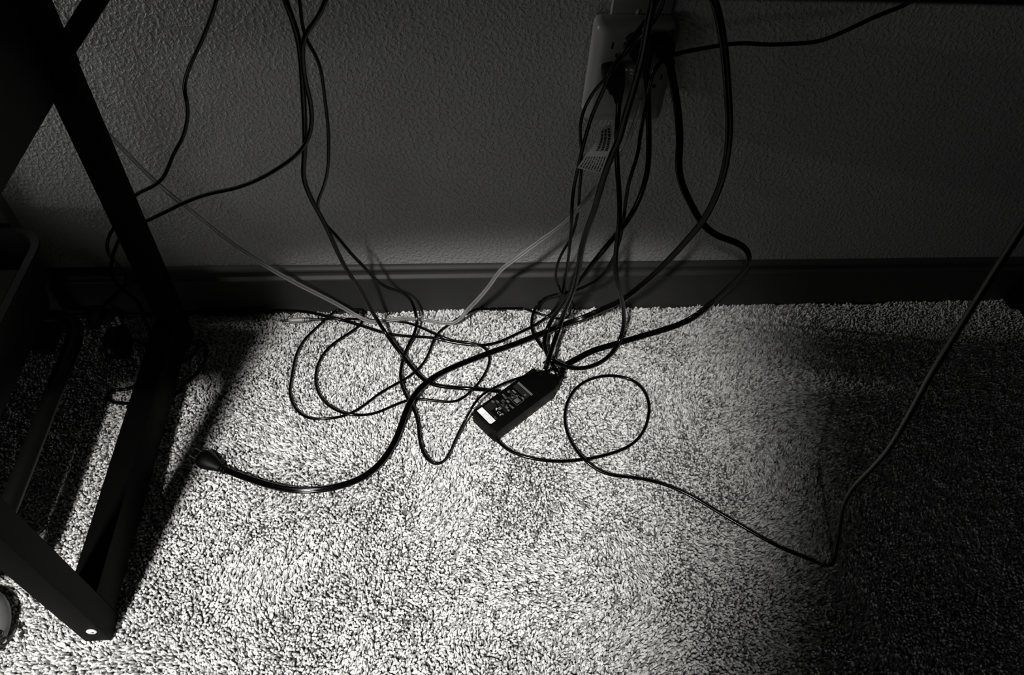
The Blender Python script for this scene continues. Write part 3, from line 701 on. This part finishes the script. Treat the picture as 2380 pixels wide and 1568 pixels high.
# sockets at either end and the output cord
e1 = MB @ Vector((.036, -.001, .011))
bm = BM(); lathe(bm, [(.0050, -.0006), (.0050, .001), (.0040, .003), (.0032, .009), (.0027, .011)], frame(MB @ Vector((.036, .0012, .011)), Vector(at(1156, 1024, z=.004))-MB @ Vector((.036, .0012, .011))), 16)
obj('strain_relief', bm, M['plug'], br)
e2 = MB @ Vector((.030, BL+.014, .010))
bm = BM(); box(bm, (.011, BL-.001, .002), (.043, BL+.0135, .021), .003, 2, MB); box(bm, (.023, BL+.013, .005), (.037, BL+.024, .015), .002, 2, MB)
obj('inlet_connector', bm, M['plug'], br)
_s = MB @ Vector((.036, .0012, .011)); O0 = _s+(Vector(at(1156, 1024, z=.004))-_s).normalized()*.0105
O_pts = [('w', *O0), (1158, 1026, .004), (1182, 1046, .0032), (1220, 1061, .0032), (1260, 1069, .0032), (1300, 1072, .0032), (1360, 1067, .0032), (1400, 1059, .0032), (1440, 1047, .0032), (1472, 1030, .0032), (1495, 1003, .0032), (1507, 968, .0032), (1508, 935, .0032), (1495, 904, .0032), (1472, 884, .0032),
   (1440, 874, .0032), (1405, 873, .0032), (1368, 882, .0032), (1338, 902, .0032), (1319, 933, .0032), (1312, 970, .0032), (1320, 1010, .0032), (1338, 1044, .0032), (1362, 1072, .004), (1395, 1095, .0035), (1430, 1105, .0032), (1470, 1109, .0032), (1520, 1118, .0032), (1570, 1135, .0032), (1620, 1160, .0032), (1680, 1196, .0032),
   (1740, 1231, .0032), (1800, 1265, .0032), (1855, 1289, .0032), (1895, 1304, .0032), (1917, 1317, .0035), (1931, 1318, .006), ('k', 1941, 1296, .90), ('k', 1951, 1235, .82), ('k', 1961, 1175, .74), ('k', 1980, 1138, .68), ('k', 2030, 1085, .62), ('k', 2065, 1045, .585), ('k', 2105, 980, .55),
   ('k', 2165, 870, .50), ('k', 2235, 755, .455), ('k', 2300, 650, .42), ('k', 2380, 525, .385), ('k', 2450, 415, .36)]
P = lay_cord(O_pts, .0023)
bm = BM(); sweep(bm, P, round_prof(.0022)); o = obj('output_cord', bm, M['cord'], br, angle=80)
o['label'] = 'slim output cord curling in a full loop on the carpet then rising out of view'

# ---- hanging power cords -------------------------------------------------
rp = root('angled_plug_cord', 'black power cord from the tap plug nearest the wall, bulging out before the brick', 'cord')
R_pts = [(1557, 150, -.048), (1562, 175, -.052), (1570, 220, -.058), (1577, 275, -.066), (1580, 330, -.074), (1577, 385, -.082), (1584, 425, -.086), (1604, 470, -.090), (1624, 507, -.093), (1642, 530, -.096), (1670, 549, -.099), (1708, 562, -.102), (1733, 577, -.104), (1742, 598, -.104), (1734, 622, -.100), (1708, 654, -.088), (1675, 685, -.070), (1646, 710, .030), (1614, 735, .016),
   (1582, 752, .007), (1535, 768, .005), (1480, 784, .0045), (1430, 799, .0045), (1375, 816, .0045), (1335, 837, .005), (1308, 853, .008), ('w', *(MB @ Vector((.0325, BL+.028, .0095))))]
P = lay_cord(R_pts, .0046)
def flat_scale_twist(P, n): return None
tw = np.zeros(len(P)); fr = np.linspace(0, 1, len(P))
tw = np.interp(fr, [0, .30, .40, .45, .52, .58, .66, .80, .9, 1], [0, .1, .5, 1.15, .6, .9, .2, .35, .1, .0])
bm = BM(); sweep(bm, P, twin_prof(.0046, .0027), tw); obj('jacket', bm, M['cord'], rp, angle=80)
plug_prism(rp, [(1000, 375), (1030, 343), (1150, 340), (1183, 368), (1195, 420), (1190, 470), (1180, 505), (1186, 545), (1180, 560), (1115, 562), (1095, 550), (1060, 545), (1030, 500), (1005, 440)], -.049, TY-.0006, M['plug'])
plug_prism(rp, [(1100, 556), (1190, 530), (1197, 552), (1180, 580), (1110, 582)], -.053, -.040, M['plug'], 'strain_relief', .001)

mp = root('middle_plug_cord', 'black power cord from the middle plug, sweeping down to the brick end', 'cord')
M_pts = [(1501, 163, -.050), (1505, 200, -.054), (1507, 250, -.060), (1508, 300, -.066), (1508, 340, -.072), (1507, 380, -.078), (1499, 422, -.084), (1483, 468, -.090), (1460, 510, -.096), (1432, 545, -.102), (1405, 578, -.106), (1370, 622, -.110), (1345, 656, -.112), (1318, 690, -.110), (1296, 722, .034), (1277, 752, .022), (1267, 780, .014), (1265, 800, .009), (1271, 822, .008), ('w', *(MB @ Vector((.026, BL+.028, .0095))))]
cord('', '', M_pts, .0034, None, mp)
plug_prism(mp, [(790, 410), (830, 372), (880, 356), (1000, 356), (1006, 450), (1000, 500), (990, 560), (986, 600), (960, 628), (905, 622), (880, 600), (850, 560), (805, 505)], -.053, TY-.0006, M['plug'])

lp = root('looped_plug_cord', 'black power cord from the lower tap plug, dropping into a round loop on the carpet', 'cord')
L_pts = [(1438, 236, -.052), (1437, 262, -.056), (1434, 300, -.064), (1433, 340, -.072), (1434, 380, -.080), (1438, 430, -.090), (1440, 480, -.100), (1439, 523, -.108), (1433, 571, -.114), (1430, 619, -.118), (1436, 660, -.120), (1445, 695, -.118), (1450, 730, .036), (1448, 765, .022), (1437, 798, .012), (1418, 825, .007), (1390, 845, .005), (1352, 856, .0045), (1318, 853, .006), (1294, 842, .007), (1277, 832, .006), (1264, 846, .0045)]
cord('', '', L_pts, .0032, None, lp)
plug_prism(lp, [(580, 655), (600, 640), (650, 628), (740, 625), (760, 642), (757, 760), (750, 810), (742, 845), (738, 880), (733, 905), (672, 908), (660, 860), (650, 838), (622, 825), (615, 790), (582, 765), (575, 700)], -.055, TY-.0006, M['plug'])

cord('straight_hanging_cord', 'thick black cord dropping straight from the desktop across the wall tap to the brick',
  [('w', .245, -.20, .740), (1524, -25, -.195), (1519, 0, -.193), (1510, 40, -.190), (1502, 85, -.186), (1495, 125, -.182), (1484, 165, -.178), (1470, 215, -.174), (1452, 275, -.168), (1440, 320, -.164), (1422, 360, -.160), (1407, 400, -.156), (1392, 450, -.150), (1380, 492, -.146), (1362, 540, -.140), (1350, 585, -.134), (1343, 632, -.128), (1334, 668, -.122), (1320, 703, -.112), (1308, 735, .036), (1298, 765, .024), (1288, 795, .014), (1278, 825, .007), (1270, 850, .0045), (1267, 858, .0045)], .0037)

# ---- paper tag -----------------------------------------------------------
tg = root('paper_tag', 'pale paper warning tag with rows of dark print hanging on the clear wire', 'tag')
TP = [[(1390, 300), (1420, 288)], [(1383, 330), (1424, 318)], [(1375, 345), (1420, 345)], [(1360, 362), (1414, 362)], [(1352, 375), (1408, 382)], [(1341, 390), (1398, 405)]]
def tagp(s, t, dy=0):
    i = min(len(TP)-2, int(t*(len(TP)-1))); f = t*(len(TP)-1)-i
    a = np.array(TP[i][0])*(1-f)+np.array(TP[i+1][0])*f; b = np.array(TP[i][1])*(1-f)+np.array(TP[i+1][1])*f
    q = a*(1-s)+b*s; return Vector(at(q[0], q[1], y=-.104-.006*math.sin(t*5)+.004*s*s+dy))
bm = BM(); NS, NT = 5, 12
for dy in (0, .0003):
    pass
G = [[[bm.verts.new(tagp(i/NS, j/NT, dy)) for i in range(NS+1)] for j in range(NT+1)] for dy in (0, .0004)]
for k in (0, 1):
    for j in range(NT):
        for i in range(NS): bm.faces.new((G[k][j][i], G[k][j][i+1], G[k][j+1][i+1], G[k][j+1][i]))
for j in range(NT):
    for i in (0, NS): bm.faces.new((G[0][j][i], G[0][j+1][i], G[1][j+1][i], G[1][j][i]))
for i in range(NS):
    for j in (0, NT): bm.faces.new((G[0][j][i], G[0][j][i+1], G[1][j][i+1], G[1][j][i]))
obj('tag_sheet', bm, M['tag'], tg)
bm = BM()
def ink(s0, s1, t0, t1):
    n = max(1, int((t1-t0)/.06))
    for q in range(n):
        a, b = t0+(t1-t0)*q/n, t0+(t1-t0)*(q+1)/n
        bm.faces.new([bm.verts.new(tagp(s, t, -.0002)) for s, t in ((s0, a), (s1, a), (s1, b), (s0, b))])
rng = random.Random(5)
for s in (.30, .52, .74):                      # two heavy headline rows and their third
    t = .05
    while t < .46: l = rng.uniform(.025, .05); ink(s, s+.14, t, min(.47, t+l)); t += l+.012
for k in range(8):
    s = .08+k*.11; t = .62
    while t < .95: l = rng.uniform(.03, .10); ink(s, s+.045, t, min(.96, t+l)); t += l+.015
obj('tag_print', bm, M['ink'], tg, smooth=False)

# ---- jack of the audio cord
mt_ = frame(ja, jd)
q = jl/55
bm = BM(); lathe(bm, [(.0030, 0), (.0036, .0004), (.0036, 14*q), (.0036, 17*q), (.0042, 18*q), (.0042, 44*q), (.0036, 50*q), (.0030, 51*q)], mt_, 20)
o = obj('jack_shell', bm, M['jack'], aud); o['label'] = 'grey jack shell'
bm = BM()
for i in range(4): tor(bm, mt_ @ Matrix.Translation((0, 0, (1.5+4*i)*q)), .0037, .0006, 18, 6)
o = obj('grip_ring', bm, M['plug'], aud)
bm = BM(); lathe(bm, [(.0024, 51*q), (.0024, 55*q), (.0019, 55.5*q), (.0019, 65*q), (.0012, 67*q), (.0017, 69*q), (.0006, 72*q)], mt_, 14); obj('jack_tip', bm, M['tube'], aud)

# ---- scraps on the carpet
def scrap(px, py, pts, label, z=.0015):
    P = at(px, py, z=z); bm = BM(); vs = [bm.verts.new((P[0]+x/1000, P[1]+y/1000, z+random.uniform(0, .0022))) for x, y in pts]
    f = bm.faces.new(vs); r = bmesh.ops.extrude_face_region(bm, geom=[f]); bmesh.ops.translate(bm, vec=(0, 0, .0004), verts=[g for g in r['geom'] if isinstance(g, bmesh.types.BMVert)])
    o = obj('plastic_scrap', bm, M['scrap'], smooth=False); tag(o, label, 'scrap')
scrap(934, 713, [(-3.5, .5), (-.6, .8), (.2, 5.5), (1.0, .6), (3.0, -1.5), (.6, -1.2), (-.8, -.4)], 'three-pointed white plastic scrap close to the baseboard', .0025)
scrap(1567, 762, [(-2.2, 1.6), (-1.2, 2.2), (2.4, -1.6), (1.6, -2.4)], 'tiny white scrap beside the bulging power cord', .0025)
scrap(1240, 700, [(-6, .2), (6, .4), (6, .0), (-6, -.3)], 'thin pale sliver at the foot of the baseboard', .0040)
